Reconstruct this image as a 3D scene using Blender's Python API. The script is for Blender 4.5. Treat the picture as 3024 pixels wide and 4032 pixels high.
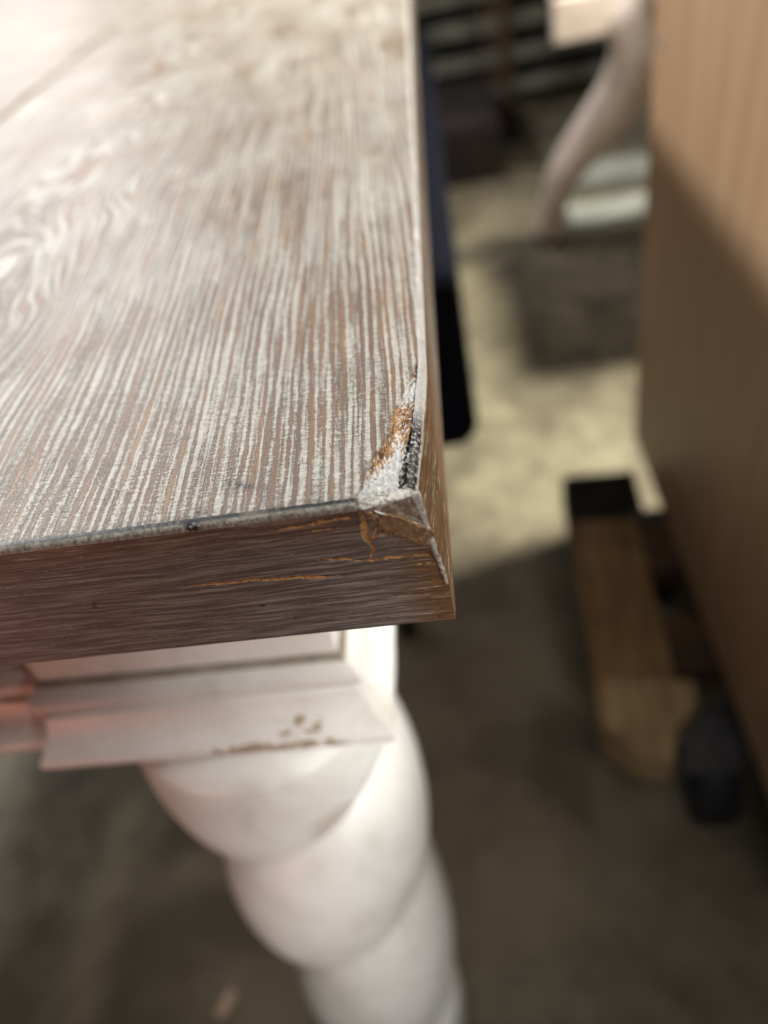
import bpy, bmesh, math, random
import numpy as np
from mathutils import Vector, Euler

S = bpy.context.scene
for o in list(bpy.data.objects):
    bpy.data.objects.remove(o)
COL = S.collection
rnd = random.Random(7)

# ------------------------------------------------------------------ camera
cd = bpy.data.cameras.new('camera')
cam = bpy.data.objects.new('camera', cd)
COL.objects.link(cam)
cam.location = (0.009149, -0.100436, 0.089447)
cam.rotation_euler = (0.821032, 0.181265, 0.014177)
cd.sensor_fit = 'HORIZONTAL'
cd.sensor_width = 36
cd.lens = 35.62
cd.clip_start = 0.005
cd.clip_end = 60
cd.dof.use_dof = True
cd.dof.focus_distance = 0.152
cd.dof.aperture_fstop = 8.2
S.camera = cam

# ------------------------------------------------------------------ world: dim grey room light
w = bpy.data.worlds.new('World')
S.world = w
w.use_nodes = True
bg = w.node_tree.nodes['Background']
bg.inputs[0].default_value = (0.90, 0.93, 1.0, 1)
bg.inputs[1].default_value = 0.022


def lamp(name, typ, loc, target, power, color=(1, 1, 1), **kw):
    ld = bpy.data.lights.new(name, typ)
    ld.energy = power
    ld.color = color
    for k, v in kw.items():
        setattr(ld, k, v)
    o = bpy.data.objects.new(name, ld)
    COL.objects.link(o)
    o.location = loc
    o.rotation_euler = (Vector(target) - Vector(loc)).to_track_quat('-Z', 'Y').to_euler()
    return o


# ceiling tube over the far left side of the table (throws the table's edge shadow on the cabinet)
lamp('ceiling_tube_light', 'AREA', (-1.75, 0.7, 1.55), (0, 0.5, -0.1), 58, (1.0, 0.985, 0.965),
     shape='RECTANGLE', size=1.5, size_y=0.22)
# ceiling lamp beyond the cabinet (lights the aisle floor, cabinet throws its shadow towards the table)
lamp('aisle_ceiling_light', 'SPOT', (1.5, 1.0, 1.8), (0.12, 0.92, -0.76), 880, (1.0, 0.965, 0.82),
     spot_size=math.radians(54), spot_blend=1.0, shadow_soft_size=0.2)
# spot added at the photographer's right to brighten the white leg's right flank
lamp('right_flank_fill', 'SPOT', (0.45, -0.28, 0.12), (0.122, 0.018, -0.072), 42, (1.0, 0.99, 0.96),
     spot_size=math.radians(25.5), spot_blend=1.0, shadow_soft_size=0.06)
lamp('low_leg_fill', 'SPOT', (0.16, -0.44, -0.12), (-0.06, 0.05, -0.40), 9.0, (1.0, 0.99, 0.97),
     spot_size=math.radians(52), spot_blend=1.0, shadow_soft_size=0.05)  # second added spot, brightens the lower leg from the front
# ceiling lamp above and behind the photographer
lamp('front_ceiling_light', 'AREA', (0.05, -0.85, 1.85), (0, 0, 0), 9, (1.0, 0.985, 0.96), shape='RECTANGLE', size=1.0, size_y=0.25)
# spot added to brighten the curved leg of the side table
lamp('curved_leg_fill', 'SPOT', (-0.30, 1.30, 1.75), (0.32, 1.70, -0.5), 76, (1.0, 0.95, 0.9),
     spot_size=math.radians(30), spot_blend=1.0, shadow_soft_size=0.25)
# bright doorway far behind the table, seen only as sheen on the lacquer
lamp('doorway_light', 'AREA', (-3.3, 4.4, 2.1), (-0.2, 0.3, 0), 74, (1.0, 0.955, 0.96),
     shape='RECTANGLE', size=3.4, size_y=2.7)
# added red spot standing in for bounce off the photographer's clothes
lamp('warm_bounce_light', 'SPOT', (-0.66, -0.55, -0.42), (-0.20, 0.05, -0.10), 6.2, (1.0, 0.33, 0.22),
     spot_size=math.radians(50), spot_blend=1.0, shadow_soft_size=0.2)

S.render.engine = 'CYCLES'
S.view_settings.view_transform = 'Standard'
S.view_settings.look = 'None'
S.view_settings.gamma = 1
S.view_settings.use_curve_mapping = False
S.view_settings.exposure = 0.14


# ------------------------------------------------------------------ node helpers
class G:
    """small wrapper for building node graphs with arithmetic"""

    def __init__(s, name):
        s.m = bpy.data.materials.new(name)
        s.m.use_nodes = True
        s.t = s.m.node_tree
        s.t.nodes.clear()
        s.out = s.t.nodes.new('ShaderNodeOutputMaterial')
        s.b = s.t.nodes.new('ShaderNodeBsdfPrincipled')
        s.t.links.new(s.b.outputs[0], s.out.inputs[0])

    def link(s, v, sock):
        if isinstance(v, bpy.types.NodeSocket):
            s.t.links.new(v, sock)
        else:
            if isinstance(v, tuple) and len(v) == 3 and sock.type == 'RGBA':
                v = (*v, 1)
            sock.default_value = v

    def ma(s, op, a, b=0.0, c=None, clamp=False):
        n = s.t.nodes.new('ShaderNodeMath')
        n.operation = op
        n.use_clamp = clamp
        s.link(a, n.inputs[0])
        s.link(b, n.inputs[1])
        if c is not None:
            s.link(c, n.inputs[2])
        return n.outputs[0]

    def add(s, a, b): return s.ma('ADD', a, b)
    def sub(s, a, b): return s.ma('SUBTRACT', a, b)
    def mul(s, a, b): return s.ma('MULTIPLY', a, b)

    def sm(s, x, a, b):
        n = s.t.nodes.new('ShaderNodeMapRange')
        n.interpolation_type = 'SMOOTHSTEP'
        s.link(x, n.inputs[0])
        s.link(a, n.inputs[1])
        s.link(b, n.inputs[2])
        return n.outputs[0]

    def mr(s, x, a, b, c, d):
        n = s.t.nodes.new('ShaderNodeMapRange')
        s.link(x, n.inputs[0])
        for i, v in enumerate((a, b, c, d)):
            s.link(v, n.inputs[i + 1])
        return n.outputs[0]

    def pos(s, k=1000.0):
        g = s.t.nodes.new('ShaderNodeTexCoord')
        n = s.t.nodes.new('ShaderNodeVectorMath')
        n.operation = 'SCALE'
        s.t.links.new(g.outputs['Object'], n.inputs[0])
        n.inputs['Scale'].default_value = k
        x = s.t.nodes.new('ShaderNodeSeparateXYZ')
        s.t.links.new(n.outputs[0], x.inputs[0])
        s.p = n.outputs[0]
        return x.outputs[0], x.outputs[1], x.outputs[2]

    def vec(s, x, y, z=0.0):
        n = s.t.nodes.new('ShaderNodeCombineXYZ')
        s.link(x, n.inputs[0])
        s.link(y, n.inputs[1])
        s.link(z, n.inputs[2])
        return n.outputs[0]

    def noise(s, v, scale=1.0, detail=3.0, rough=0.55, dist=0.0, col=False):
        n = s.t.nodes.new('ShaderNodeTexNoise')
        s.link(v, n.inputs['Vector'])
        n.inputs['Scale'].default_value = scale
        n.inputs['Detail'].default_value = detail
        n.inputs['Roughness'].default_value = rough
        n.inputs['Distortion'].default_value = dist
        return n.outputs[1 if col else 0]

    def noise1(s, wv, scale=1.0, detail=2.0, rough=0.5):
        n = s.t.nodes.new('ShaderNodeTexNoise')
        n.noise_dimensions = '1D'
        s.link(wv, n.inputs['W'])
        n.inputs['Scale'].default_value = scale
        n.inputs['Detail'].default_value = detail
        n.inputs['Roughness'].default_value = rough
        return n.outputs[0]

    def mix(s, f, a, b, mode='MIX'):
        n = s.t.nodes.new('ShaderNodeMix')
        n.data_type = 'RGBA'
        n.blend_type = mode
        s.link(f, n.inputs[0])
        s.link(a, n.inputs[6])
        s.link(b, n.inputs[7])
        return n.outputs[2]

    def attr(s, name):
        n = s.t.nodes.new('ShaderNodeAttribute')
        n.attribute_name = name
        return n.outputs['Fac']

    def bump(s, h, dist=0.0002, strength=1.0):
        n = s.t.nodes.new('ShaderNodeBump')
        n.inputs['Strength'].default_value = strength
        n.inputs['Distance'].default_value = dist
        s.t.links.new(h, n.inputs['Height'])
        s.t.links.new(n.outputs[0], s.b.inputs['Normal'])

    def fin(s, col, rough=0.5, spec=0.5, coat=0.0, coat_rough=0.2):
        s.link(col, s.b.inputs['Base Color'])
        s.link(rough, s.b.inputs['Roughness'])
        s.link(spec, s.b.inputs['Specular IOR Level'])
        s.b.inputs['Coat Weight'].default_value = coat
        s.b.inputs['Coat Roughness'].default_value = coat_rough
        return s.m


def C(r, g, b):
    f = lambda v: ((v / 255 + 0.055) / 1.055) ** 2.4 if v > 10 else v / 255 / 12.92
    return (f(r), f(g), f(b))


# ------------------------------------------------------------------ materials
def oak_top(name, along_y=True, seed=0.0):
    g = G(name)
    x, y, z = g.pos()
    if not along_y:
        x, y = y, x
    x = g.add(x, seed)
    lo = g.noise(g.vec(g.mul(x, 1 / 45), g.mul(y, 1 / 120), 3.1), 1, 2)
    lo2 = g.noise(g.vec(g.mul(x, 1 / 9), g.mul(y, 1 / 70), 7.7), 1, 2)
    dx = g.add(x, 148.0)
    h = g.ma('SQRT', g.add(g.mul(dx, dx), 900.0))
    h = g.add(h, g.mul(y, 0.05))
    cath = g.mul(g.sm(x, -60.0, -125.0), g.sm(y, 35.0, 120.0))
    h = g.add(h, g.mul(g.sub(lo, 0.5), g.add(3.5, g.mul(cath, 24.0))))
    h = g.add(h, g.mul(g.sub(lo2, 0.5), 1.1))
    wob = g.noise(g.vec(g.mul(x, 0.9), g.mul(y, 0.22), 1.0), 1, 2)
    h = g.add(h, g.mul(g.sub(wob, 0.5), 0.55))
    # pores: broken short dashes stretched along the grain
    n1 = g.noise(g.vec(g.mul(h, 1.0), g.mul(y, 0.010), 5.0), 1, 1.5, 0.55)
    n2 = g.noise(g.vec(g.mul(h, 2.3), g.mul(y, 0.06), 9.0), 1, 2, 0.6)
    grain = g.noise(g.vec(g.mul(x, 1.5), g.mul(y, 2.6), 2.0), 1, 3, 0.75)
    brush = g.noise(g.vec(g.mul(x, 0.30), g.mul(y, 1.5), 4.0), 1, 4, 0.72)
    patch = g.noise(g.vec(g.mul(x, 0.03), g.mul(y, 0.022), 6.0), 1, 3)
    v = g.add(g.mul(n1, 0.85), g.add(g.mul(n2, 0.62), 0.115))
    ring = g.ma('SINE', g.add(g.mul(h, 2.9), g.mul(lo2, 8.0)))
    v = g.add(v, g.mul(ring, 0.105))
    v = g.add(v, g.mul(g.sub(grain, 0.5), 0.95))
    v = g.add(v, g.mul(g.sub(brush, 0.5), 0.46))
    v = g.add(v, g.mul(g.sub(patch, 0.5), 0.42))
    white = g.sm(v, 0.73, 0.95)
    # bare wood tones
    tone = g.noise(g.vec(g.mul(h, 0.25), g.mul(y, 0.02), 8.0), 1, 3)
    bare = g.mix(g.sm(tone, 0.38, 0.66), C(122, 101, 87), C(152, 119, 90))
    bare = g.mix(g.mul(g.sm(grain, 0.45, 0.75), 0.45), bare, C(104, 92, 86))
    dark = g.noise(g.vec(g.mul(h, 0.9), g.mul(y, 0.16), 12.0), 1, 3, 0.7)
    bare = g.mix(g.mul(g.sm(dark, 0.58, 0.70), 0.75), bare, C(78, 74, 76))
    wcol = g.mix(g.sm(brush, 0.35, 0.7), C(177, 173, 166), C(207, 204, 197))
    fine = g.noise(g.vec(g.mul(x, 1.1), g.mul(y, 3.0), 3.0), 1, 3, 0.75)
    wcol = g.mix(g.mul(g.sm(fine, 0.52, 0.66), 0.6), wcol, C(132, 128, 120))
    # thin dark line coloured in as shadow beside each limed pore
    edge_l = g.mul(g.sm(v, 0.70, 0.78), g.sm(v, 0.88, 0.80))
    col = g.mix(white, bare, wcol)
    col = g.mix(g.mul(edge_l, 0.5), col, C(82, 74, 68))
    # grey grime specks
    sp = g.noise(g.p, 0.16, 4, 0.62)
    col = g.mix(g.mul(g.sm(sp, 0.62, 0.72), 0.55), col, C(92, 94, 98))
    # dark rub mark
    if along_y:
        d1 = g.attr('rub')
        rubn = g.noise(g.p, 1.1, 3, 0.7)
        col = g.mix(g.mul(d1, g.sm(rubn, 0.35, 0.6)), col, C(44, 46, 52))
        # torn patch where the veneer is gone
        dm = g.attr('damage')
        lip = g.attr('lip')
        f1 = g.noise(g.p, 0.55, 4, 0.7)
        f2 = g.noise(g.vec(g.mul(x, 1.6), g.mul(y, 0.8), 3.0), 1, 4, 0.7, 0.6)
        core = g.mix(g.sm(f1, 0.38, 0.62), C(128, 84, 46), C(196, 152, 102))
        wz = g.attr('chalk')
        core = g.mix(g.sm(g.add(f2, g.mul(wz, 0.28)), 0.59, 0.67), core, C(236, 236, 236))
        core = g.mix(g.mul(g.sm(f1, 0.40, 0.32), 0.8), core, C(84, 54, 30))
        blk = g.mix(g.sm(f2, 0.54, 0.66), C(30, 29, 33), C(86, 84, 86))
        core = g.mix(g.sm(lip, 0.35, 0.6), core, blk)  # recess beside the lip coloured black for its shade
        col = g.mix(g.sm(dm, 0.25, 0.6), col, core)
    hh = g.add(g.mul(white, 0.5), g.add(g.mul(grain, 0.55), g.mul(n2, 0.4)))
    g.bump(hh, 0.0003, 0.9)
    return g.fin(col, g.mr(white, 0, 1, 0.36, 0.47), 0.5, 0.5, 0.32)


def edge_veneer(name, along_x=True):
    g = G(name)
    x, y, z = g.pos()
    s = x if along_x else y
    lo = g.noise(g.vec(g.mul(s, 1 / 34), g.mul(z, 1 / 12), 1.0), 1, 2)
    h = g.add(z, g.mul(g.sub(lo, 0.5), 2.6))
    h = g.add(h, g.mul(g.sub(g.noise(g.vec(g.mul(s, 0.16), g.mul(z, 0.4), 4.0), 1, 2), 0.5), 0.4))
    a = g.noise(g.vec(g.mul(s, 0.045), g.mul(h, 1.1), 2.0), 1, 4, 0.65)
    b = g.noise(g.vec(g.mul(s, 0.07 if along_x else 0.03), g.mul(h, 1.7 if along_x else 0.8), 7.0), 1, 3, 0.7)
    fine = g.noise(g.vec(g.mul(s, 0.7), g.mul(h, 3.2), 7.0), 1, 3, 0.75)
    amber_z = g.sm(z, -11.0, -3.0)
    if along_x:
        amb = g.ma('MAXIMUM', g.mul(amber_z, 0.55), g.sm(g.add(x, g.mul(g.sub(lo, 0.5), 14)), -16.0, -1.0))
    else:
        amb = g.mul(g.sm(y, 110.0, 25.0), 0.9)
    base = g.mix(amb, C(166, 157, 152) if along_x else C(156, 144, 128), C(142, 104, 64))
    base = g.mix(g.sm(a, 0.42, 0.66), g.mix(amb, C(106, 95, 90), C(104, 76, 52)), base)
    pale = g.sm(g.add(b, g.mul(g.sub(fine, 0.5), 0.35)), 0.56, 0.68)
    lines = g.mix(amb, C(196, 190, 184), C(218, 208, 186))
    col = g.mix(g.mul(pale, 0.7 if along_x else 0.95), base, lines)
    col = g.mix(g.mul(g.sm(fine, 0.45, 0.75), 0.3), col, C(60, 48, 42))
    # white scuffs
    sc = g.noise(g.vec(g.mul(s, 0.22), g.mul(z, 0.5), 11.0), 1, 4, 0.75)
    col = g.mix(g.mul(g.sm(sc, 0.64, 0.71), 0.8), col, C(186, 182, 176))
    dk = g.noise(g.vec(g.mul(s, 0.2), g.mul(z, 0.35), 15.0), 1, 3, 0.65)
    col = g.mix(g.mul(g.sm(dk, 0.65, 0.72), 0.75), col, C(36, 30, 30))
    if along_x:
        raw = g.mix(g.sm(fine, 0.3, 0.7), C(196, 142, 82), C(232, 190, 132))
        rv = g.noise(g.p, 0.8, 4, 0.7)
        raw = g.mix(g.mul(g.sm(rv, 0.48, 0.60), 0.75), raw, C(110, 76, 46))
        ck = g.attr('crack')
        col = g.mix(g.sm(ck, 0.3, 0.6), col, raw)
        col = g.mix(g.sm(g.attr('gap'), 0.4, 0.8), col, C(40, 26, 18))
        fl = g.attr('flap')
        rough_w = g.noise(g.p, 0.9, 4, 0.7)
        fcol = g.mix(g.sm(rough_w, 0.45, 0.65), C(124, 96, 76), C(186, 172, 158))
        col = g.mix(g.mul(fl, 0.75), col, fcol)
    g.bump(g.add(g.mul(b, 0.7), g.mul(fine, 0.5)), 0.00022, 0.9)
    return g.fin(col, 0.46, 0.45)


def bevel_paint(name, c1=(120, 112, 102), c2=(188, 184, 172)):
    g = G(name)
    x, y, z = g.pos()
    n = g.noise(g.p, 1.1, 4, 0.7)
    lo = g.noise(g.p, 0.09, 2)
    col = g.mix(g.sm(n, 0.35, 0.65), C(*c1), C(*c2))
    col = g.mix(g.mul(g.sm(lo, 0.45, 0.7), 0.3), col, C(150, 124, 100))
    # dark grime gathered in the line where the bevel meets the top
    lo2 = g.noise(g.vec(g.mul(x, 0.05), g.mul(y, 0.05), 0.0), 1, 2)
    k = g.mul(g.attr('grime'), g.mul(g.sm(lo2, 0.30, 0.50), g.sm(n, 0.28, 0.50)))
    col = g.mix(k, col, C(36, 38, 44))
    col = g.mix(g.mul(g.attr('shade_and_spot'), g.sm(n, 0.66, 0.50)), col, C(30, 29, 32))  # blackens the bevel: painted recess shade by the tear, plus a black spot
    col = g.mix(g.mul(g.attr('flap'), 0.8), col, g.mix(g.sm(n, 0.36, 0.54), C(142, 112, 88), C(228, 227, 222)))
    g.bump(n, 0.00012, 0.9)
    return g.fin(col, 0.40, 0.5)


def white_paint(name, chips=None):
    g = G(name)
    x, y, z = g.pos()
    lo = g.noise(g.p, 0.03, 3)
    fi = g.noise(g.p, 0.5, 3)
    col = g.mix(g.sm(lo, 0.35, 0.7), C(226, 223, 217), C(214, 209, 202))
    if chips:
        n = g.noise(g.vec(g.mul(x, 0.24), g.mul(y, 0.24), g.mul(z, 0.36)), 1, 3, 0.6)
        a = None
        for (x0, x1, z0, z1, th) in chips:
            e = 3.0
            m = g.mul(g.mul(g.sm(x, x0 - e, x0 + e), g.sm(x, x1 + e, x1 - e)),
                      g.mul(g.sm(z, z0 - 1.5, z0 + 1.0), g.sm(z, z1 + 3.0, z1 - 3.0)))
            m = g.sm(g.mul(n, m), th, th + 0.04)
            a = m if a is None else g.ma('MAXIMUM', a, m)
        col = g.mix(g.mul(a, 0.85), col, C(150, 124, 88))
    # faint dirty handling marks
    dm = g.noise(g.vec(g.mul(x, 0.05), g.mul(y, 0.05), g.mul(z, 0.02)), 1, 5, 0.7)
    col = g.mix(g.mul(g.sm(dm, 0.52, 0.72), 0.35), col, C(176, 164, 148))
    g.bump(fi, 0.0002, 0.35)
    return g.fin(col, 0.36, 0.5)


def plain(name, c1, c2, sc=0.02, rough=0.6, spec=0.4, det=4, bump=0.0):
    g = G(name)
    g.pos()
    n = g.noise(g.p, sc, det, 0.6)
    col = g.mix(g.sm(n, 0.3, 0.7), C(*c1), C(*c2))
    if bump:
        g.bump(n, bump, 1.0)
    return g.fin(col, rough, spec)


def concrete(name):
    g = G(name)
    g.pos()
    a = g.noise(g.p, 0.006, 4, 0.6)
    b = g.noise(g.p, 0.03, 4, 0.65)
    c = g.noise(g.p, 0.0016, 2)
    col = g.mix(g.sm(g.add(g.mul(a, 0.6), g.mul(b, 0.4)), 0.36, 0.64), C(84, 77, 65), C(134, 127, 107))
    col = g.mix(g.mul(g.sm(c, 0.4, 0.7), 0.5), col, C(128, 112, 92))
    st_ = g.noise(g.p, 0.004, 3, 0.55, 0.4)
    col = g.mix(g.mul(g.sm(st_, 0.56, 0.70), 0.7), col, C(74, 64, 56))
    g.bump(b, 0.001, 0.5)
    return g.fin(col, 0.6, 0.3)


def cabinet_wood(name):
    g = G(name)
    x, y, z = g.pos()
    lo = g.noise(g.vec(g.mul(y, 1 / 60), g.mul(z, 1 / 300), 0.0), 1, 2)
    h = g.add(y, g.mul(g.sub(lo, 0.5), 40))
    a = g.noise(g.vec(g.mul(h, 0.07), g.mul(z, 0.004), 1.0), 1, 4, 0.6)
    b = g.noise(g.vec(g.mul(h, 0.5), g.mul(z, 0.02), 1.0), 1, 3, 0.6)
    col = g.mix(g.sm(a, 0.25, 0.75), C(164, 132, 103), C(186, 154, 122))
    col = g.mix(g.mul(g.sm(b, 0.5, 0.7), 0.2), col, C(140, 106, 78))
    return g.fin(col, 0.5, 0.4)


def plank_wood(name, c1, c2):
    g = G(name)
    x, y, z = g.pos()
    a = g.noise(g.vec(g.mul(x, 0.09), g.mul(y, 0.012), g.mul(z, 0.09)), 1, 4, 0.6)
    b = g.noise(g.p, 0.03, 3)
    col = g.mix(g.sm(a, 0.35, 0.65), C(*c1), C(*c2))
    col = g.mix(g.mul(g.sm(b, 0.55, 0.7), 0.5), col, C(86, 66, 44))
    return g.fin(col, 0.65, 0.3)


M_TOP = oak_top('cerused_oak', True)
M_TOPX = oak_top('cerused_oak_cross', False, -40.0)
M_FRONT = edge_veneer('front_edge_veneer', True)
M_RIGHT = edge_veneer('side_edge_veneer', False)
M_BEV = bevel_paint('bevel_finish')
M_BEV_LIT = bevel_paint('lit_bevel_finish', (200, 197, 196), (232, 230, 230))  # side bevel coloured paler to stand for the light falling on it
M_PALE = plain('pale_worn_edge', (132, 122, 112), (206, 200, 190), 0.9, 0.6)
M_WHITE = white_paint('white_paint')
M_WHITE_CH = white_paint('white_paint_chipped', [(-98, -44, -140.5, -133.0, 0.44), (-72, -50, -133, -125, 0.53)])
M_WHITE_LEG = white_paint('white_paint_leg', [(-84, -62, -240, -210, 0.49)])
M_GROOVE = plain('groove_grey', (128, 118, 104), (164, 154, 140), 0.1, 0.6)
M_UNDER = plain('raw_board', (120, 100, 80), (140, 118, 92))
M_FIBRE = plain('torn_fibre', (150, 104, 60), (214, 170, 118), 1.2, 0.8, 0.2, 4, 0.0003)
M_SHARD = plain('white_fibre', (222, 222, 222), (244, 244, 242), 1.5, 0.7, 0.3)
M_SPLINT = plain('splintered_veneer', (112, 86, 62), (160, 128, 94), 0.8, 0.6, 0.3)
M_FLOOR = concrete('concrete')
M_CAB = cabinet_wood('brown_veneer')
M_CABD = plain('cabinet_underside', (52, 38, 28), (70, 52, 38))
M_PLY = plank_wood('raw_pine', (132, 107, 74), (164, 139, 102))
M_PLYD = plank_wood('stained_pine', (104, 78, 50), (138, 110, 76))
M_RUB = plain('black_rubber', (12, 11, 10), (46, 38, 28), 0.022, 0.8, 0.25)
M_TYRE = plain('dark_grey_tyre', (30, 30, 34), (48, 48, 54), 0.05, 0.6, 0.4)
M_STEEL = plain('dark_steel', (60, 60, 62), (84, 84, 86), 0.05, 0.35, 0.7)
M_NAVY = plain('navy_upholstery', (7, 9, 17), (13, 16, 28), 0.25, 0.9, 0.10)
M_NAIL = plain('bright_nail', (170, 168, 160), (200, 198, 190), 0.2, 0.25, 0.8)
M_DARKLEG = plain('dark_stained_leg', (40, 28, 20), (58, 42, 30))
M_WASH = plain('whitewashed_wood', (214, 196, 184), (234, 220, 208), 0.02, 0.5, 0.4)
M_GREYB = plain('grey_weathered_slat', (96, 92, 82), (150, 146, 132), 0.01, 0.75, 0.3)
M_BROWN = plain('brown_post_wood', (62, 46, 34), (84, 62, 46), 0.02, 0.6)
M_MAROON = plain('dark_maroon_card', (34, 27, 26), (48, 38, 36), 0.01, 0.8)
M_PALEB = plain('pale_board', (132, 134, 126), (164, 166, 157), 0.008, 0.6)
M_BEIGE = plain('beige_card', (170, 152, 134), (188, 172, 152), 0.01, 0.7)
M_HAIR = plain('hair', (226, 218, 206), (236, 230, 220), 1, 0.5)
M_CHIP = plain('wood_chip', (196, 168, 140), (222, 196, 170), 0.2, 0.7)


# ------------------------------------------------------------------ object helpers
def link(name, me, mats, parent=None, smooth=False):
    o = bpy.data.objects.new(name, me)
    COL.objects.link(o)
    if not isinstance(mats, (list, tuple)):
        mats = [mats]
    for m in mats:
        if m.name not in [mm.name for mm in me.materials if mm]:
            me.materials.append(m)
    if smooth:
        me.shade_smooth()
    o.parent = parent
    return o


def thing(name, label, cat, loc=(0, 0, 0), group=None):
    o = bpy.data.objects.new(name, None)
    COL.objects.link(o)
    o.empty_display_size = 0.02
    o.location = loc
    return tag(o, label, cat, group)


def tag(o, label, cat, group=None):
    o['label'] = label
    o['category'] = cat
    if group:
        o['group'] = group
    return o


def boxm(name, lo, hi, bev=0.0, seg=2):
    bm = bmesh.new()
    bmesh.ops.create_cube(bm, size=1)
    for v in bm.verts:
        v.co = Vector([lo[i] + (v.co[i] + 0.5) * (hi[i] - lo[i]) for i in range(3)])
    if bev:
        bmesh.ops.bevel(bm, geom=list(bm.edges), offset=bev, segments=seg, affect='EDGES', profile=0.5)
    me = bpy.data.meshes.new(name)
    bm.to_mesh(me)
    bm.free()
    return me


def box(name, lo, hi, mat, parent=None, bev=0.0, seg=2):
    return link(name, boxm(name, lo, hi, bev, seg), mat, parent)


def pyd(name, v, f):
    me = bpy.data.meshes.new(name)
    me.from_pydata([tuple(p) for p in v], [], f)
    me.validate()
    return me


def grid_faces(nu, nv, flip=False):
    fs = []
    for i in range(nu - 1):
        for j in range(nv - 1):
            a, b, c, d = i * nv + j, (i + 1) * nv + j, (i + 1) * nv + j + 1, i * nv + j + 1
            fs.append((a, d, c, b) if flip else (a, b, c, d))
    return fs


def tube(name, pts, rads, n=12):
    """swept tube with per-point radius (rx, ry allowed)"""
    V, F = [], []
    P = [Vector(p) for p in pts]
    up = Vector((0, 1, 0.01))
    for i, p in enumerate(P):
        d = (P[min(i + 1, len(P) - 1)] - P[max(i - 1, 0)]).normalized()
        a = d.cross(up)
        if a.length < 1e-4:
            a = d.cross(Vector((1, 0, 0)))
        a.normalize()
        b = d.cross(a)
        r = rads[i]
        rx, ry = r if isinstance(r, tuple) else (r, r)
        for k in range(n):
            t = 2 * math.pi * k / n
            V.append(p + a * (rx * math.cos(t)) + b * (ry * math.sin(t)))
    for i in range(len(P) - 1):
        for k in range(n):
            F.append((i * n + k, i * n + (k + 1) % n, (i + 1) * n + (k + 1) % n, (i + 1) * n + k))
    F.append(tuple(range(n))[::-1])
    F.append(tuple((len(P) - 1) * n + k for k in range(n)))
    return pyd(name, V, F)


# numpy value noise
_R = np.random.RandomState(3).rand(64, 64, 64)


def vn(x, y, z=0.0):
    x, y, z = np.broadcast_arrays(np.asarray(x, float), np.asarray(y, float), np.asarray(z, float))
    xi, yi, zi = np.floor(x).astype(int), np.floor(y).astype(int), np.floor(z).astype(int)
    fx, fy, fz = x - xi, y - yi, z - zi
    fx, fy, fz = [t * t * (3 - 2 * t) for t in (fx, fy, fz)]
    r = 0
    for a in (0, 1):
        for b in (0, 1):
            for c in (0, 1):
                r = r + _R[(xi + a) % 64, (yi + b) % 64, (zi + c) % 64] * \
                    (fx if a else 1 - fx) * (fy if b else 1 - fy) * (fz if c else 1 - fz)
    return r


def fbm(x, y, z=0.0):
    return (vn(x, y, z) + 0.5 * vn(x * 2.1 + 5, y * 2.1, z * 2.1) + 0.25 * vn(x * 4.3, y * 4.3 + 9, z * 4.3)) / 1.75


def sstep(x, a, b):
    t = np.clip((x - a) / (b - a), 0, 1)
    return t * t * (3 - 2 * t)


# ------------------------------------------------------------------ floor
ZF = -0.76
fl = link('floor', pyd('floor', [(-6, -3, ZF), (6, -3, ZF), (6, 9, ZF), (-6, 9, ZF)], [(0, 1, 2, 3)]), M_FLOOR)
fl['kind'] = 'structure'

# ------------------------------------------------------------------ the table
T = 36.0      # mm
B = 1.7       # top bevel
B2 = 0.8      # bottom edge wear
SEAM = -237.0
table = thing('dining_table',
              'white painted table with a whitewashed oak top, its near corner chipped and splintered', 'table',
              (0, 0, ZF))
TOP = bpy.data.objects.new('table_top', None)
TOPP = (0, 0, -ZF)


def zline(x):
    return -2.0 - (x + 11.5) * 1.05


def disp(x, y, z):
    """how the knocked corner is pushed in, mm; original coordinates in, displaced out"""
    wx = sstep(x, -26, 0)
    ddx = -3.3 * np.clip(1 - y / 44 + z / 25, 0, 1) ** 1.15 * wx
    wy = 1 - sstep(y, 0, 20)
    over = np.clip(z - zline(x), 0, 14) * sstep(x, -12.2, -10.0)
    ddy = 0.32 * over * wy
    ddz = -0.13 * over * wy
    return x + ddx, y + ddy, z + ddz, over


POLY = np.array([(1.0, 48.0), (-2.1, 43), (-2.9, 38.5), (-4.2, 34.0), (-4.9, 30.0), (-6.4, 26.0), (-6.6, 21.0), (-7.8, 16.4), (-9.6, 12.6),
                 (-10.4, 9.8), (-11.2, 7.0), (-11.0, 4.4), (-12.0, 2.4), (-12.0, -4.0), (4, -4.0), (4, 48)], float)


def poly_sd(px, py, poly):
    d = np.full(px.shape, 1e9)
    inside = np.zeros(px.shape, bool)
    n = len(poly)
    for i in range(n):
        a, b = poly[i], poly[(i + 1) % n]
        e = b - a
        t = np.clip(((px - a[0]) * e[0] + (py - a[1]) * e[1]) / (e @ e), 0, 1)
        d = np.minimum(d, np.hypot(px - a[0] - t * e[0], py - a[1] - t * e[1]))
        c = ((a[1] <= py) & (b[1] > py)) | ((b[1] <= py) & (a[1] > py))
        xi = a[0] + (py - a[1]) / (b[1] - a[1] + 1e-12) * e[0]
        inside ^= c & (px < xi)
    return np.where(inside, d, -d)


def line_d(px, py, pts):
    d = np.full(px.shape, 1e9)
    for a, b in zip(pts[:-1], pts[1:]):
        a, b = np.array(a), np.array(b)
        e = b - a
        t = np.clip(((px - a[0]) * e[0] + (py - a[1]) * e[1]) / (e @ e), 0, 1)
        d = np.minimum(d, np.hypot(px - a[0] - t * e[0], py - a[1] - t * e[1]))
    return d


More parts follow.
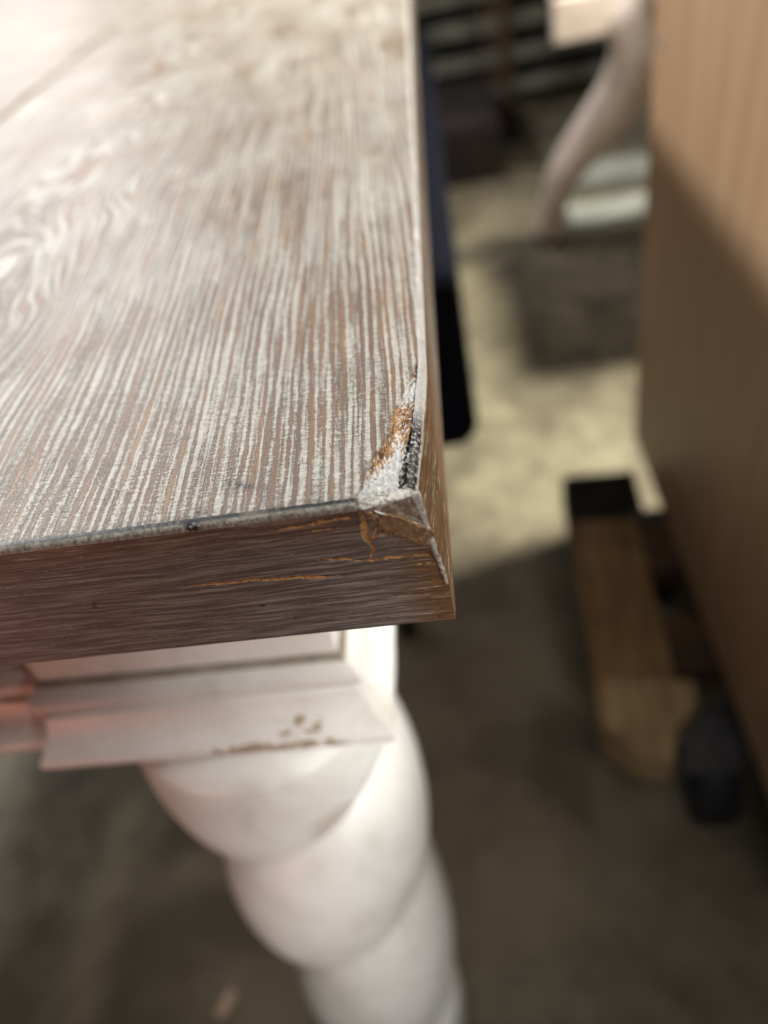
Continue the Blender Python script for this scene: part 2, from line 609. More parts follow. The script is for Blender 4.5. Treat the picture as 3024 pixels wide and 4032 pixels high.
def spaced(start, dense_to, end, h, grow, hmax):
    v = [start]
    sgn = 1 if end > start else -1
    s = h
    while (end - v[-1]) * sgn > s:
        v.append(v[-1] + sgn * s)
        if (v[-1] - dense_to) * sgn > 0:
            s = min(s * grow, hmax)
    v.append(end)
    return np.array(v)


def set_attr(me, name, vals):
    a = me.attributes.new(name, 'FLOAT', 'POINT')
    a.data.foreach_set('value', np.asarray(vals, np.float32).ravel())


# --- top veneer board along the edge
xs = spaced(-B, -16, SEAM + 6.0, 0.32, 1.08, 6.0)[::-1]
xs = np.concatenate([[SEAM + 0.6, SEAM + 0.9, SEAM + 1.5, SEAM + 2.2, SEAM + 3.0], xs])
ys = spaced(B, 44, 1500.0, 0.32, 1.08, 14.0)
X, Y = np.meshgrid(xs, ys, indexing='ij')
Z = -2.6 * sstep(X, SEAM + 3.2, SEAM + 0.6)
jag = (fbm(X * 0.9, Y * 0.9, 1.0) - 0.5) * 1.5 + (vn(X * 2.4, Y * 1.7, 4.0) - 0.5) * 0.5
sd = poly_sd(X + jag, Y + jag * 0.6, POLY)
hole = sstep(sd, -0.1, 0.45)
xr = -B - X  # distance from the lip
lipw = 0.25 + 1.7 * sstep(Y, 26, 6)
lip = (1 - sstep(xr, lipw * 0.75, lipw * 1.25)) * hole
rough = (fbm(X * 1.0, Y * 0.7, 8) - 0.5) * 1.1 + (vn(X * 3.1, Y * 2.2, 2) - 0.5) * 0.55
Z = Z - hole * (0.75 + 0.25 * sstep(sd, 0.5, 4) - rough * 0.6) - lip * 0.5
# lifted, curled rim of the torn veneer
rim = np.exp(-((sd + 0.35) / 0.35) ** 2) * (sd < 0.2)
Z = Z + rim * 0.16
dx_, dy_, dz_, ov = disp(X, Y, np.minimum(Z, 0) * 0)
PX, PY, PZ = dx_, dy_, Z + (dz_)
# torn strip: keep bevel side shut
me = pyd('top_board', np.stack([PX, PY, PZ], -1).reshape(-1, 3) / 1000, grid_faces(len(xs), len(ys)))
set_attr(me, 'damage', hole)
set_attr(me, 'lip', lip)
chalk = np.exp(-((Y - 6 - (X + 6) * 0.8) / 5.5) ** 2) + 0.9 * np.exp(-((Y - 34.0) / 5.0) ** 2) + 0.5 * np.exp(-((X + 4.6) / 0.9) ** 2) * (Y < 20)
set_attr(me, 'chalk', np.clip(chalk, 0, 1))
rub = np.maximum(np.exp(-(((X + 37 + (Y - 7) * 0.0) / 3.4) ** 2 + ((Y - 9.5 - (X + 37) * -0.35) / 0.9) ** 2)),
                 0.8 * np.exp(-(((X + 43) / 1.5) ** 2 + ((Y - 2.9) / 1.4) ** 2)))
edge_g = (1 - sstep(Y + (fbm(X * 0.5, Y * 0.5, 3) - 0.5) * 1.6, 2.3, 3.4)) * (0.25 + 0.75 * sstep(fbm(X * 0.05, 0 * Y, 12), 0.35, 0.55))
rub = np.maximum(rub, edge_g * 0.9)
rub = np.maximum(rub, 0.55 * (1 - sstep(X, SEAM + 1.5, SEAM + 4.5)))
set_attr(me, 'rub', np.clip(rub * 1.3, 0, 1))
TOP.location = TOPP
TOP.parent = table
COL.objects.link(TOP)
tb = link('top_board', me, M_TOP, TOP, True)
tb['label'] = 'outer oak board with pale limed grain and a torn veneer patch at its corner'

# --- front edge band with bevel
CR = [  # polyline (x,z), half width, depth
    ([(-51, -16.3), (-45, -16.6), (-39, -16.7), (-33, -17.4), (-29, -17.3), (-24, -18.2), (-20, -18.6)], 0.42, 0.3),
    ([(-25, -13.0), (-22, -13.4), (-18, -13.7), (-15.4, -15.0), (-11, -15.0), (-6, -14.8), (-1, -15.2)], 0.36, 0.35),
    ([(-31, -4.2), (-26, -4.0), (-22, -3.6), (-17, -3.1), (-12, -3.4)], 0.36, 0.3),
    ([(-11.7, -1.8), (-11.9, -5.0), (-12.9, -8.6), (-12.0, -11.8), (-13.4, -14.6)], 0.85, 0.5),
    ([(-12.0, -9.6), (-9.5, -8.4), (-6.5, -8.2), (-3.2, -9.4)], 0.5, 0.35),
    ([(-5.6, -17.8), (-3.4, -17.6), (-1.6, -17.4)], 0.35, 0.4),
    ([(-17, -5.6), (-20, -5.3), (-24, -5.6)], 0.14, 0.15),
]
ss = spaced(0.0, -56, -1000.0, 0.34, 1.08, 14.0)[::-1]
pathF = []
for t in np.linspace(0, 1, 8):
    pathF.append((B * (1 - math.sin(t * math.pi / 2)), -B * (1 - math.cos(t * math.pi / 2)), 0))
for z in np.linspace(-B, -T + B2, 100)[1:]:
    pathF.append((0, z, 1))
pathF += [(B2 * 0.4, -T + B2 * 0.35, 2), (B2, -T, 2)]
pathF = np.array(pathF)
NV = len(pathF)
S_ = ss[:, None] + 0 * pathF[None, :, 0]
Yf = pathF[None, :, 0] + 0 * S_
Zf = pathF[None, :, 1] + 0 * S_
Xf = S_ - Yf * sstep(S_, -14, 0)
chf = (pathF[:, 2] == 0)[None, :]
# slight waviness of the sanded bevel and face
Yf0 = Yf.copy()
crack = np.zeros_like(Xf)
gap = np.zeros_like(Xf)
dep = np.zeros_like(Xf)
jx = (vn(Xf * 0.9, Zf * 0.9, 3) - 0.5) * 1.1 + (vn(Xf * 2.6, Zf * 2.6, 5) - 0.5) * 0.5
for pts, hw, d in CR:
    dist = line_d(Xf, Zf + jx * 0.45, pts)
    endf = np.minimum(np.hypot(Xf - pts[0][0], Zf - pts[0][1]), np.hypot(Xf - pts[-1][0], Zf - pts[-1][1]))
    wv = hw * (0.35 + 1.3 * fbm(Xf * 0.45, Zf * 0.2, 9)) * (0.25 + 0.75 * sstep(endf, 0, 7)) + 0.02
    if hw > 0.8:
        wv = wv * (0.35 + 1.3 * vn(Xf * 0.7, Zf * 1.3, 4))
    m = 1 - sstep(dist, wv * 0.7, wv * 1.2)
    crack = np.maximum(crack, m)
    dep = np.maximum(dep, m * d)
    gap = np.maximum(gap, (1 - sstep(line_d(Xf, Zf + jx * 0.45 - hw * 0.55, pts), 0.05, 0.22)) * (d > 0.55) * vn(Xf * 0.5, Zf * 0.5, 1))
ax, ay, az, ov = disp(Xf, Yf, Zf)
flap = sstep(ov, 0.0, 0.6)
rgh = (fbm(Xf * 0.9, Zf * 0.9, 6) - 0.45) * 1.2
ay = ay + dep * np.where(chf, 0.0, 1.0) + np.where(chf, 0, flap * rgh * 0.7 * sstep(-Xf, 0.0, 2.0))
tt = np.clip(np.linspace(0, 1, 8), 0, 1)
tpath = np.concatenate([1 - tt, np.zeros(NV - 8)])[None, :]
az = az - tpath * sstep(Xf, -12.4, -10.8) * (0.85 + 0.5 * (fbm(Xf * 0.8, Yf * 0.8, 2) - 0.5))
ay = ay + np.where(chf, flap * rgh * 0.45, 0)
wear = (fbm(Xf * 0.35, Zf * 0.1 + 3, 2) - 0.5)
az = az + np.where((pathF[:, 2] == 2)[None, :], wear * 0.5 + 0.2, 0)
F = grid_faces(len(ss), NV, True)
me = pyd('front_edge_band', np.stack([ax, ay, az], -1).reshape(-1, 3) / 1000, F)
for m in (M_FRONT, M_BEV, M_PALE):
    me.materials.append(m)
mi = np.zeros((len(ss) - 1, NV - 1), np.int32)
mi[:, :7] = 1
mi[:, -2:] = 2
me.polygons.foreach_set('material_index', mi.ravel())
set_attr(me, 'crack', crack * (~chf))
set_attr(me, 'gap', gap * (~chf))
set_attr(me, 'flap', flap)
set_attr(me, 'grime', sstep(Zf, -0.42, -0.12))
set_attr(me, 'shade_and_spot', 1.2 * np.exp(-((Xf + 45) / 1.6) ** 2) * chf)
fb = link('front_edge_band', me, [M_FRONT, M_BEV, M_PALE], TOP, True)
fb['label'] = 'dark brown veneered front edge with orange splits near the corner'

# --- right edge band with bevel
sr = spaced(0.0, 42, 1500.0, 0.34, 1.08, 14.0)
Sr = sr[:, None] + 0 * pathF[None, :, 0]
Xr = -pathF[None, :, 0] + 0 * Sr
Zr = pathF[None, :, 1] + 0 * Sr
Yr = Sr - Xr * (1 - sstep(Sr, 0, 14))
ax, ay, az, ov = disp(Xr, Yr, Zr)
ax = ax + np.where(chf, 0, (vn(Yr * 0.25, Zr * 1.4, 3) - 0.5) * 0.35 * (1 - sstep(Yr, 20, 45)) * sstep(Yr, 0, 2))
# nicks in the bevel
for yy in (118, 164, 205, 92):
    az = az - np.where(chf, 0.5 * np.exp(-((Yr - yy) / 1.6) ** 2), 0)
me = pyd('side_edge_band', np.stack([ax, ay, az], -1).reshape(-1, 3) / 1000, grid_faces(len(sr), NV, False))
for m in (M_RIGHT, M_BEV_LIT, M_PALE):
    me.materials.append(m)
mi = np.zeros((len(sr) - 1, NV - 1), np.int32)
mi[:, :7] = 1
mi[:, -2:] = 2
me.polygons.foreach_set('material_index', mi.ravel())
set_attr(me, 'flap', np.zeros_like(Xr))
set_attr(me, 'grime', 0.3 * sstep(Zr, -0.9, -0.2))
set_attr(me, 'shade_and_spot', (1 - sstep(Yr, 18, 30)) * sstep(Zr + (fbm(Yr * 0.5, Zr, 3) - 0.5) * 0.8, -1.35, -0.9))  # black recess shade of the tear carried onto the bevel
sb = link('side_edge_band', me, [M_RIGHT, M_BEV_LIT, M_PALE], TOP, True)
sb['label'] = 'amber brown side edge with a bevel painted pale as if lit'

# underside and core
box('core', (-1.0, 0.010, -0.0345), (-0.010, 1.5, -0.006), M_CABD, TOP)
link('underside', pyd('underside', [(-1, B2 / 1000, -T / 1000 + 0.0002), (-B2 / 1000, B2 / 1000, -T / 1000 + 0.0002), (-B2 / 1000, 1.5, -T / 1000 + 0.0002), (-1, 1.5, -T / 1000 + 0.0002)], [(3, 2, 1, 0)]), M_UNDER, TOP)


# --- inner planks, grain running across
def plank_mesh(x0, x1, y0, y1, bev=0.0024):
    return boxm('plank', (x0, y0, -0.0058), (x1, y1, 0.0), bev, 2)


edges = [0.0018, 0.105, 0.232, 0.392, 0.556, 0.72, 0.89, 1.06, 1.23, 1.40, 1.5]
for a, b in zip(edges[:-1], edges[1:]):
    link('plank', plank_mesh(-1.0, SEAM / 1000 - 0.0026, a + 0.0008, b - 0.0008), M_TOPX, TOP)

# --- splintered corner pieces
def rough_slab(name, c, u, v, n, lu, lv, th, mat, parent, seed=1, nu=26, nv=10):
    """thin broken flake: jagged outline in the u/v plane, thickness along n"""
    u, v, n = [Vector(t).normalized() for t in (u, v, n)]
    c = Vector(c)
    rr = random.Random(seed)
    V = []
    for side in (0, 1):
        for i in range(nu):
            tu = i / (nu - 1) - 0.5
            e0 = 0.16 * (vn(i * 0.6, seed * 3.1, side * 0.0) - 0.5)
            e1 = 0.30 * (vn(i * 0.6, seed * 7.7 + 4, side * 0.0) - 0.5)
            for j in range(nv):
                tv = j / (nv - 1) - 0.5
                wv = tv * (1 + (e1 if tv > 0 else e0) * 2)
                endj = 0.07 * (vn(j * 0.9, seed * 2.3, 1.0 if i > nu / 2 else 5.0) - 0.5) * (abs(tu) * 2) ** 3
                hgt = (side - 0.5) * th + 0.30 * th * (vn(i * 0.7, j * 0.9, seed + side) - 0.5)
                taper = 1 - 0.35 * max(0, abs(tu) * 2 - 0.55)
                V.append(c + u * ((tu + endj) * lu) + v * (wv * lv * taper) + n * hgt)
    F = []
    N = nu * nv
    for i in range(nu - 1):
        for j in range(nv - 1):
            a, b, cc, d = i * nv + j, (i + 1) * nv + j, (i + 1) * nv + j + 1, i * nv + j + 1
            F.append((a, d, cc, b))
            F.append((N + a, N + b, N + cc, N + d))
    rim_ = [i * nv for i in range(nu)] + [(nu - 1) * nv + j for j in range(1, nv)] + \
           [i * nv + nv - 1 for i in range(nu - 2, -1, -1)] + [j for j in range(nv - 2, 0, -1)]
    for k in range(len(rim_)):
        a, b = rim_[k], rim_[(k + 1) % len(rim_)]
        F.append((a, b, N + b, N + a))
    return link(name, pyd(name, [p / 1000 for p in V], F), mat, parent)


# loose flap of front veneer hanging at the crushed corner
fp = rough_slab('veneer_flap', (-6.2, 0.5, -8.0), (8.0, 0.4, -6.2), (-5.2, -1.2, -6.6), (0.10, -1, 0.20), 10.5, 3.6, 1.0, M_SPLINT, TOP, 3)
fp['label'] = 'loose brown flake of veneer at the knocked corner'
rough_slab('veneer_flake', (-6.4, 1.0, -6.0), (8.0, 1.6, -6.4), (-5.0, 2.4, 5.6), (0.3, -1, 0.35), 10.6, 0.55, 0.5, M_SHARD, TOP, 5, 26, 5)
rough_slab('veneer_flake', (-11.4, 0.2, -4.6), (0.6, 0.2, -4.6), (3, -0.6, 0.2), (0.2, -1, 0.1), 4.0, 0.8, 0.4, M_FIBRE, TOP, 8, 14, 5)
rough_slab('veneer_flake', (-12.2, -0.15, -8.2), (-2.2, 0.1, -4.4), (3, -0.6, 0.2), (0.2, -1, 0.1), 3.6, 0.5, 0.3, M_FIBRE, TOP, 11, 14, 5)

# pale lip of crushed bevel running down the corner edge
lipts = []
for zz in np.linspace(-0.8, -24, 26):
    a_, b_, c_, o_ = disp(np.array(0.0), np.array(0.0), np.array(zz))
    lipts.append((float(a_) / 1000 - 0.0002 + 0.00025 * (rnd.random() - 0.5), float(b_) / 1000 - 0.0001, float(c_) / 1000))
lo_ = link('corner_ridge', tube('corner_ridge', lipts, [(0.00095 * (1 - i / 36) * (0.8 + 0.4 * rnd.random()), 0.0007 * (1 - i / 40)) for i in range(26)], 8), M_PALE, TOP, True)

# torn white fibres inside the patch
V, F = [], []
for k in range(380):
    for _ in range(40):
        px, py = rnd.uniform(-12, -1.5), rnd.uniform(1, 43)
        s_ = poly_sd(np.array([px]), np.array([py]), POLY)[0]
        if s_ < 0.3:
            continue
        cl = float(fbm(np.array(px * 0.28), np.array(py * 0.22), 2.0))
        band = math.exp(-((py - 7 - (px + 6) * 0.9) / 6) ** 2) * 0.9 + math.exp(-((py - 33) / 5.5) ** 2) * 0.7 + 0.12
        band += 0.8 * math.exp(-((px + 4.4 - (py - 10) * 0.10) / 0.7) ** 2) * (py < 22)
        if rnd.random() < band * (0.15 + 1.3 * max(0, cl - 0.35)):
            break
    else:
        continue
    ox, oy, oz, _o = [float(t) for t in disp(np.array(px), np.array(py), np.array(0.0))]
    ang = rnd.gauss(math.radians(70), 0.75)
    L = rnd.uniform(0.3, 1.1)
    wd = rnd.uniform(0.05, 0.17)
    d = Vector((math.cos(ang), math.sin(ang), rnd.uniform(-0.15, 0.45)))
    s2 = Vector((-math.sin(ang), math.cos(ang), rnd.uniform(-0.4, 0.4)))
    c0 = Vector((ox, oy, oz - rnd.uniform(0.15, 0.75)))
    base = len(V)
    V += [c0 - s2 * wd, c0 + s2 * wd, c0 + d * L * 0.6 + s2 * wd * 0.7 + Vector((0, 0, 0.08)), c0 + d * L, c0 + d * L * 0.5 - s2 * wd * 0.8, c0 + Vector((0, 0, 0.22))]
    F += [(base, base + 1, base + 2, base + 5), (base, base + 5, base + 4), (base + 5, base + 2, base + 3), (base + 5, base + 3, base + 4)]
fibres = link('torn_fibres', pyd('torn_fibres', [p / 1000 for p in V], F), M_SHARD, TOP)
fibres['kind'] = 'stuff'
fibres['label'] = 'white frayed fibres in the torn corner patch'

# --- white base: leg block with mouldings, aprons, twisted leg
LEG = bpy.data.objects.new('leg', None)
COL.objects.link(LEG)
LEG.parent = table
LEG.location = (0, 0, -ZF)
X1, Y0 = -0.031, 0.034           # outer corner of the lowest moulding
HB = 0.064                       # half width
CX, CY = X1 - HB, Y0 + HB


def sq_loft(name, prof, mat, parent, cx=CX, cy=CY):
    """prof: list of (half width, z): lofted square rings"""
    V, F = [], []
    for hw, z in prof:
        V += [(cx - hw, cy - hw, z), (cx + hw, cy - hw, z), (cx + hw, cy + hw, z), (cx - hw, cy + hw, z)]
    for i in range(len(prof) - 1):
        for k in range(4):
            F.append((i * 4 + k, (i + 1) * 4 + k, (i + 1) * 4 + (k + 1) % 4, i * 4 + (k + 1) % 4))
    F.append((0, 1, 2, 3))
    n = len(prof) - 1
    F.append((n * 4 + 3, n * 4 + 2, n * 4 + 1, n * 4))
    me_ = pyd(name, V, F)
    me_.flip_normals()
    return link(name, me_, mat, parent)


def arc(h0, z0, h1, z1, bulge, n=8):
    out = []
    for i in range(n + 1):
        t = i / n
        out.append((h0 + (h1 - h0) * t + bulge * math.sin(math.pi * t), z0 + (z1 - z0) * t))
    return out


PB = arc(HB - 0.0105, -0.1045, HB - 0.0085, -0.1165, 0.0034)
PL = [(HB - 0.0100, -0.1172), (HB - 0.0078, -0.1190)] + arc(HB - 0.0078, -0.1192, HB - 0.0012, -0.1335, -0.0012) + \
     arc(HB - 0.0010, -0.1338, HB - 0.0010, -0.1405, 0.0012, 6) + [(HB - 0.004, -0.1412)]
sq_loft('leg_block', [(HB - 0.0125, -0.0362), (HB - 0.0125, -0.1395)], M_WHITE, LEG)
sq_loft('bead_moulding', PB, M_WHITE, LEG)
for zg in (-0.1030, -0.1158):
    sq_loft('grey_groove', [(HB - 0.0122, zg), (HB - 0.0108, zg - 0.0004), (HB - 0.0100, zg - 0.0018)], M_GROOVE, LEG)  # thin grey rings set into the moulding grooves
sq_loft('base_moulding', PL, M_WHITE_CH, LEG)


def strip(name, prof, mat, parent, x0, x1, off):
    """straight moulding along x; prof in (half width, z) is reused with the front set back by off"""
    V, F = [], []
    n = len(prof)
    for xx in (x0, x1):
        for hw, z in prof:
            V.append((xx, CY - hw + off, z))
        V.append((xx, CY - HB + 0.03 + off, prof[-1][1]))
        V.append((xx, CY - HB + 0.03 + off, prof[0][1]))
    m = n + 2
    for i in range(m):
        F.append((i, (i + 1) % m, m + (i + 1) % m, m + i))
    F.append(tuple(range(m))[::-1])
    F.append(tuple(m + i for i in range(m)))
    return link(name, pyd(name, V, F), mat, parent)


APR = bpy.data.objects.new('front_apron', None)
COL.objects.link(APR)
APR.parent = table
APR.location = (0, 0, -ZF)
AX = CX - HB + 0.012
strip('apron_board', [(HB - 0.0125, -0.0362), (HB - 0.0125, -0.1395)], M_WHITE, APR, -0.95, AX, 0.0085)
strip('bead_moulding', PB, M_WHITE, APR, -0.95, AX, 0.0085)
strip('base_moulding', PL, M_WHITE, APR, -0.95, AX, 0.0085)
SAP = box('side_apron', (X1 - 0.045, CY + HB - 0.02, -0.0362), (X1 - 0.022, 1.42, -0.14), M_WHITE, table)
SAP.location = (0, 0, -ZF)


def twist_leg():
    """single start barley twist"""
    V, F = [], []
    n, pitch = 96, 0.152
    zs = np.linspace(-0.150, -0.640, 260)
    for z in zs:
        taper = 1.0
        env = sstep(np.array(-z), 0.150, 0.172) * sstep(np.array(-z), 0.640, 0.60)
        for k in range(n):
            a = 2 * math.pi * k / n
            ph = (z + 0.226) / pitch if z > -0.40 else (-0.174 / pitch + (z + 0.40) / 0.235)
            u = (ph - a / (2 * math.pi)) % 1.0
            q = 2 * u - 1
            lobe = math.sqrt(max(0.0, 1 - 0.985 * q * q))
            r = 0.0395 + 0.0235 * lobe
            r = 0.045 + (r - 0.045) * float(env)
            V.append((CX - 0.003 + (z + 0.15) * 0.045 + r * math.cos(a), CY + r * math.sin(a), z))
    for i in range(len(zs) - 1):
        for k in range(n):
            F.append((i * n + k, (i + 1) * n + k, (i + 1) * n + (k + 1) % n, i * n + (k + 1) % n))
    return link('twisted_shaft', pyd('twisted_shaft', V, F), M_WHITE_LEG, LEG, True)


def lathe(name, prof, cx, cy, mat, parent, n=64, smooth=True):
    V, F = [], []
    for r, z in prof:
        for k in range(n):
            a = 2 * math.pi * k / n
            V.append((cx + r * math.cos(a), cy + r * math.sin(a), z))
    for i in range(len(prof) - 1):
        for k in range(n):
            F.append((i * n + k, (i + 1) * n + k, (i + 1) * n + (k + 1) % n, i * n + (k + 1) % n))
    F.append(tuple(range(n)))
    F.append(tuple((len(prof) - 1) * n + k for k in range(n))[::-1])
    return link(name, pyd(name, V, F), mat, parent, smooth)


twist_leg()
lathe('collar', [(0.046, -0.1395), (0.0505, -0.1415)] + [(0.0505 + 0.002 * math.sin(math.pi * t), -0.1415 - 0.016 * t) for t in np.linspace(0, 1, 9)] + [(0.046, -0.1595)], CX, CY, M_WHITE, LEG)
lathe('foot', [(0.045, -0.638), (0.056, -0.645), (0.058, -0.655), (0.048, -0.668), (0.050, -0.68), (0.056, -0.70), (0.052, -0.735), (0.044, -0.7599)], CX - 0.025, CY, M_WHITE, LEG)

# ------------------------------------------------------------------ things around it
# navy upholstered bench pushed under the right side of the table
bench = thing('upholstered_bench', 'dark navy upholstered bench tucked under the right edge of the table', 'bench', (-0.2, 1.0, ZF))
def bl(o):
    o.parent = bench
    o.location = (0.2, -1.0, -ZF)
    return o
bl(box('seat_cushion', (-0.40, 0.452, -0.358), (0.011, 1.95, -0.298), M_NAVY, bench, 0.022, 6))
for (lx, ly) in ((-0.12, 0.57), (-0.34, 0.57), (-0.12, 1.84), (-0.34, 1.84)):
    bl(link('leg', tube('leg', [(lx, ly, -0.350), (lx, ly, -0.7599)], [0.022, 0.014], 12), M_DARKLEG, bench, True))
for i in range(5):
    me_ = bpy.data.meshes.new('nail_head')
    bm = bmesh.new()
    bmesh.ops.create_uvsphere(bm, u_segments=12, v_segments=8, radius=0.004)
    bm.to_mesh(me_)
    bm.free()
    o = bl(link('nail_head', me_, M_NAIL, bench, True))
    o.location = Vector((0.2, -1.0, -ZF)) + Vector((-0.035 - 0.06 * i, 0.452, -0.334))

# brown cabinet on the right
cab = thing('wooden_cabinet', 'tall brown wood veneer cabinet standing on a dolly at the right', 'cabinet', (0.45, 0.43, ZF))
def cl(o):
    o.location = (-0.45, -0.43, -ZF)
    return o
cl(box('side_panel', (0.222, 0.13, -0.600), (0.242, 0.745, 0.24), M_CAB, cab, 0.0015))
cl(box('back_panel', (0.2425, 0.727, -0.597), (0.70, 0.743, 0.238), M_CAB, cab, 0.0015))
cl(box('front_panel', (0.2425, 0.132, -0.597), (0.70, 0.15, 0.238), M_CAB, cab, 0.0015))
cl(box('bottom_panel', (0.2425, 0.1505, -0.597), (0.70, 0.7265, -0.579), M_CABD, cab))
cl(box('top_panel', (0.2425, 0.1505, 0.218), (0.70, 0.7265, 0.236), M_CAB, cab))
cl(box('side_panel', (0.7005, 0.13, -0.600), (0.72, 0.745, 0.24), M_CAB, cab, 0.0015))
k_ = lathe('screw_cap', [(0.0045, 0.0), (0.0045, 0.0012), (0.003, 0.0022), (0.001, 0.0026)], 0, 0, M_PALEB, cab, 16)
k_.rotation_euler = (0, -math.pi / 2, 0)
k_.location = (0.2219 - 0.45, 0.712 - 0.43, -0.116 - ZF)

# furniture dolly
dol = thing('furniture_dolly', 'low wooden furniture dolly with black rubber end pads under the cabinet', 'dolly', (0.3, 0.45, ZF))
dol.rotation_euler = (0, 0, math.radians(-3.2))
def dl(o, dx=0.0):
    o.location = (-0.3 + dx, -0.45, -ZF)
    return o


def poly_prism(name, pts, z0, z1, mat, parent):
    n = len(pts)
    V = [(x, y, z0) for x, y in pts] + [(x, y, z1) for x, y in pts]
    F = [tuple(range(n))[::-1], tuple(range(n, 2 * n))] + [(i, (i + 1) % n, n + (i + 1) % n, n + i) for i in range(n)]
    return link(name, pyd(name, V, F), mat, parent)


for dx, mir in ((0.0, 1), (0.36, -1)):
    a, b = 0.103, 0.183
    dl(box('long_plank', (a, 0.345, -0.645), (b, 0.585, -0.606), M_PLYD, dol, 0.002), dx)
    pts = [(a, 0.3435), (a, 0.292), (a + 0.03, 0.258), (b - 0.02, 0.252), (b - 0.012, 0.288), (b + 0.015, 0.318), (b + 0.015, 0.3435)]
    dl(poly_prism('end_plank', pts, -0.643, -0.604, M_PLY, dol), dx)
    dl(box('rubber_pad', (a - 0.002, 0.586, -0.655), (b + 0.012, 0.672, -0.603), M_RUB, dol, 0.006, 3), dx)
    for yy in (0.30, 0.60):
        cs = bpy.data.objects.new('caster', None)
        COL.objects.link(cs)
        cs.parent = dol
        cs.location = (0.213 - 0.3 + dx * 0.75, yy - 0.45, 0.0)
        wh = lathe('wheel', [(0.012, -0.019), (0.050, -0.021), (0.057, -0.014), (0.057, 0.014), (0.050, 0.021), (0.012, 0.019)], 0, 0, M_TYRE, cs, 32)
        wh.rotation_euler = (0, math.pi / 2, 0)
        wh.location = (0, 0, 0.0575)
        box('fork', (-0.026, -0.012, 0.04), (-0.022, 0.012, 0.112), M_STEEL, cs)
        box('fork', (0.022, -0.012, 0.04), (0.026, 0.012, 0.112), M_STEEL, cs)
        box('mounting_plate', (-0.032, -0.035, 0.1125), (0.032, 0.035, 0.1165), M_STEEL, cs)
dl(box('cross_plank', (0.1845, 0.36, -0.64), (0.4615, 0.43, -0.609), M_BROWN, dol, 0.002))
dl(box('cross_plank', (0.1845, 0.50, -0.64), (0.4615, 0.57, -0.609), M_BROWN, dol, 0.002))
bo = lathe('bolt_head', [(0.007, 0), (0.007, 0.003), (0.003, 0.005)], 0, 0, M_STEEL, dol, 12)
bo.location = (0.186 - 0.3, 0.577 - 0.45, -0.604 - ZF + 0.006)

# whitewashed side table behind the cabinet with curved legs
st = thing('side_table', 'whitewashed side table with a curved cabriole leg beyond the cabinet', 'side table', (0.66, 1.48, ZF))
def sl(o):
    o.location = (-0.66, -1.48, -ZF)
    return o


def cab_leg(x, y, sx):
    pts = [(0.150, -0.235), (0.192, -0.290), (0.208, -0.335), (0.198, -0.385), (0.164, -0.440), (0.112, -0.495), (0.062, -0.550),
           (0.026, -0.605), (0.014, -0.660), (0.004, -0.705), (0.004, -0.735), (0.002, -0.7585)]
    rad = [0.050, 0.058, 0.062, 0.060, 0.056, 0.050, 0.043, 0.037, 0.031, 0.027, 0.027, 0.022]
    def yy_(z): return y - 0.12 * min(1.0, max(0.0, (z + 0.76) / 0.5))
    P = [((x + sx * a) if sx < 0 else (x + a) * yy_(z) / y, yy_(z), z) for a, z in pts]
    me_ = tube('curved_leg', P, [(r, r * 1.0) for r in rad], 16)
    o = link('curved_leg', me_, M_WASH, st, True)
    md = o.modifiers.new('sub', 'SUBSURF')
    md.levels = md.render_levels = 2
    sl(link('foot_cap', tube('foot_cap', [P[-2], P[-1]], [0.033, 0.031], 14), M_DARKLEG, st, True))
    return sl(o)


cab_leg(0.240, 1.72, 1)
cab_leg(1.10, 1.70, -1)
cab_leg(1.10, 1.28, -1)
cab_leg(0.42, 1.28, 1)
sl(box('apron_rail', (0.245, 1.572, -0.300), (1.0, 1.600, -0.226), M_WASH, st, 0.003))
sl(box('apron_rail', (0.46, 1.145, -0.31), (0.90, 1.175, -0.226), M_WASH, st, 0.003))
sl(box('table_top', (0.39, 1.10, -0.2255), (1.0, 1.60, -0.20), M_WASH, st, 0.006, 3))

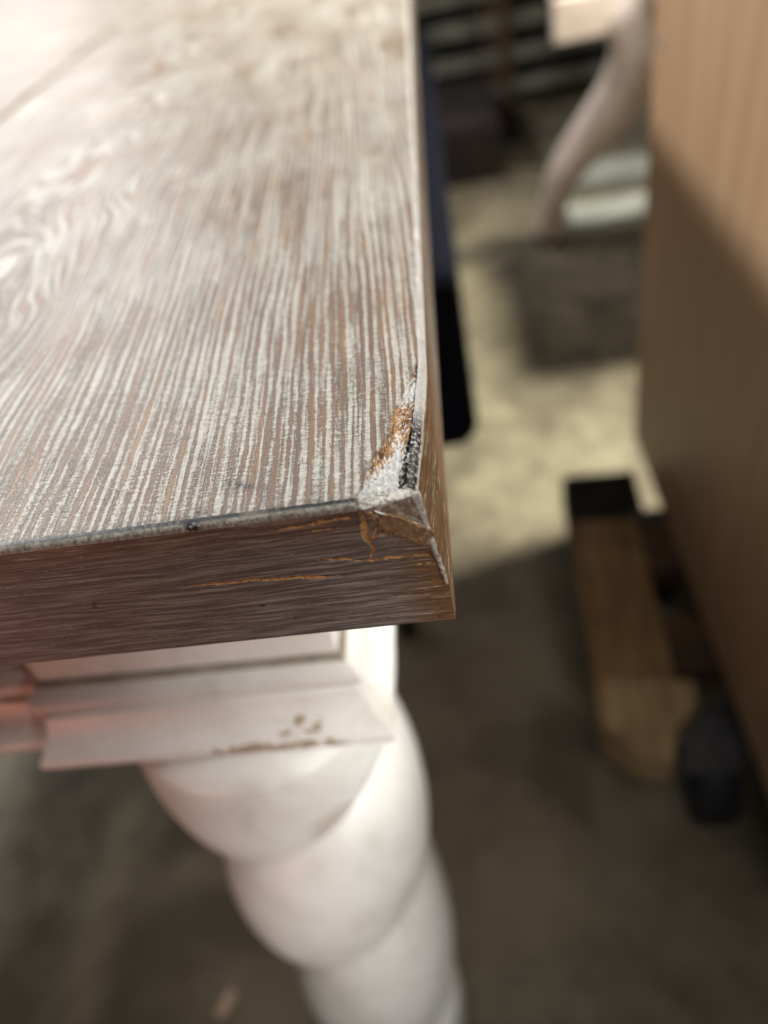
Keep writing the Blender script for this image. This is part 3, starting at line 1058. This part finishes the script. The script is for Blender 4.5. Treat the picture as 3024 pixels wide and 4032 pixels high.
# stack of grey slats, post, cartons and boards at the back
pal = thing('slat_stack', 'stack of grey weathered slats on dark bearers far behind the table', 'pallet', (0.35, 3.1, ZF))
zz = 0.0
for lay in range(5):
    for xx in (0.0, 0.45, 0.9):
        o = box('bearer', (xx - 0.62, -0.28, zz), (xx - 0.54, 0.5, zz + 0.055), M_BROWN, pal)
    zz += 0.056
    for j in range(3):
        o = box('slat', (-0.75 + 0.04 * rnd.random(), -0.30 + j * 0.27, zz), (0.85 + 0.05 * rnd.random(), -0.13 + j * 0.27, zz + 0.028 + 0.01 * rnd.random()), M_GREYB, pal)
    zz += 0.04
pst = thing('wooden_post', 'thin brown upright post in front of the slat stack', 'post', (0.243, 2.62, ZF))
box('upright', (-0.018, -0.02, 0.012), (0.018, 0.02, 1.2), M_BROWN, pst, 0.003)
box('foot_board', (-0.03, -0.16, 0.0005), (0.03, 0.16, 0.0118), M_BROWN, pst, 0.002)
ct = thing('cardboard_box', 'dark maroon carton on the floor beside the bench', 'box', (0.05, 2.45, ZF))
box('carton_body', (-0.24, -0.26, 0.0005), (0.13, 0.24, 0.15), M_MAROON, ct, 0.004)
box('carton_flap', (-0.23, -0.25, 0.1505), (0.12, -0.02, 0.154), M_MAROON, ct)
box('carton_flap', (-0.23, -0.012, 0.1505), (0.12, 0.23, 0.154), M_MAROON, ct)
for (y0, y1, hgt, lab) in ((1.98, 2.12, 0.03, 'pale board on the floor behind the curved leg, farther of the pair'),
                           (1.74, 1.86, 0.03, 'pale board on the floor behind the curved leg, nearer of the pair')):
    tag(box('pale_board', (0.30, y0, ZF + 0.0005), (1.3, y1, ZF + hgt), M_PALEB, None, 0.004), lab, 'board', 'pale boards on the floor')
# pale wood chip on the floor below the leg
ch = rough_slab('wood_chip', (0, 0, 0), (0.5, 1, 0), (-1, 0.5, 0), (0, 0, 1), 26, 10, 4, M_CHIP, None, 21, 14, 6)
ch.location = (-0.312, 0.119, ZF + 0.0035)
tag(ch, 'pale wood chip lying on the concrete below the white leg', 'wood chip')
# curled hair on the top
hp = [(-69, 18.2, 0.15), (-68, 16.2, 0.5), (-66.6, 14.6, 0.7), (-64.6, 13.4, 0.5), (-62.6, 13.0, 0.25), (-60.8, 12.6, 0.4), (-59.4, 11.6, 0.5), (-57.6, 11.4, 0.2)]
hr = link('hair', tube('hair', [Vector(p) / 1000 for p in hp], [0.000055] * len(hp), 6), M_HAIR)
tag(hr, 'fine curled pale hair lying on the oak board near the front edge', 'hair')
hp2 = [(-16, 33.5, 0.15), (-13, 34.4, 0.5), (-10.5, 35.6, 0.7), (-9, 36.2, 0.6)]
hr2 = link('fibre', tube('fibre', [Vector(p) / 1000 for p in hp2], [0.00005] * len(hp2), 6), M_HAIR)
tag(hr2, 'tiny straight lint fibre on the oak board left of the torn patch', 'lint')
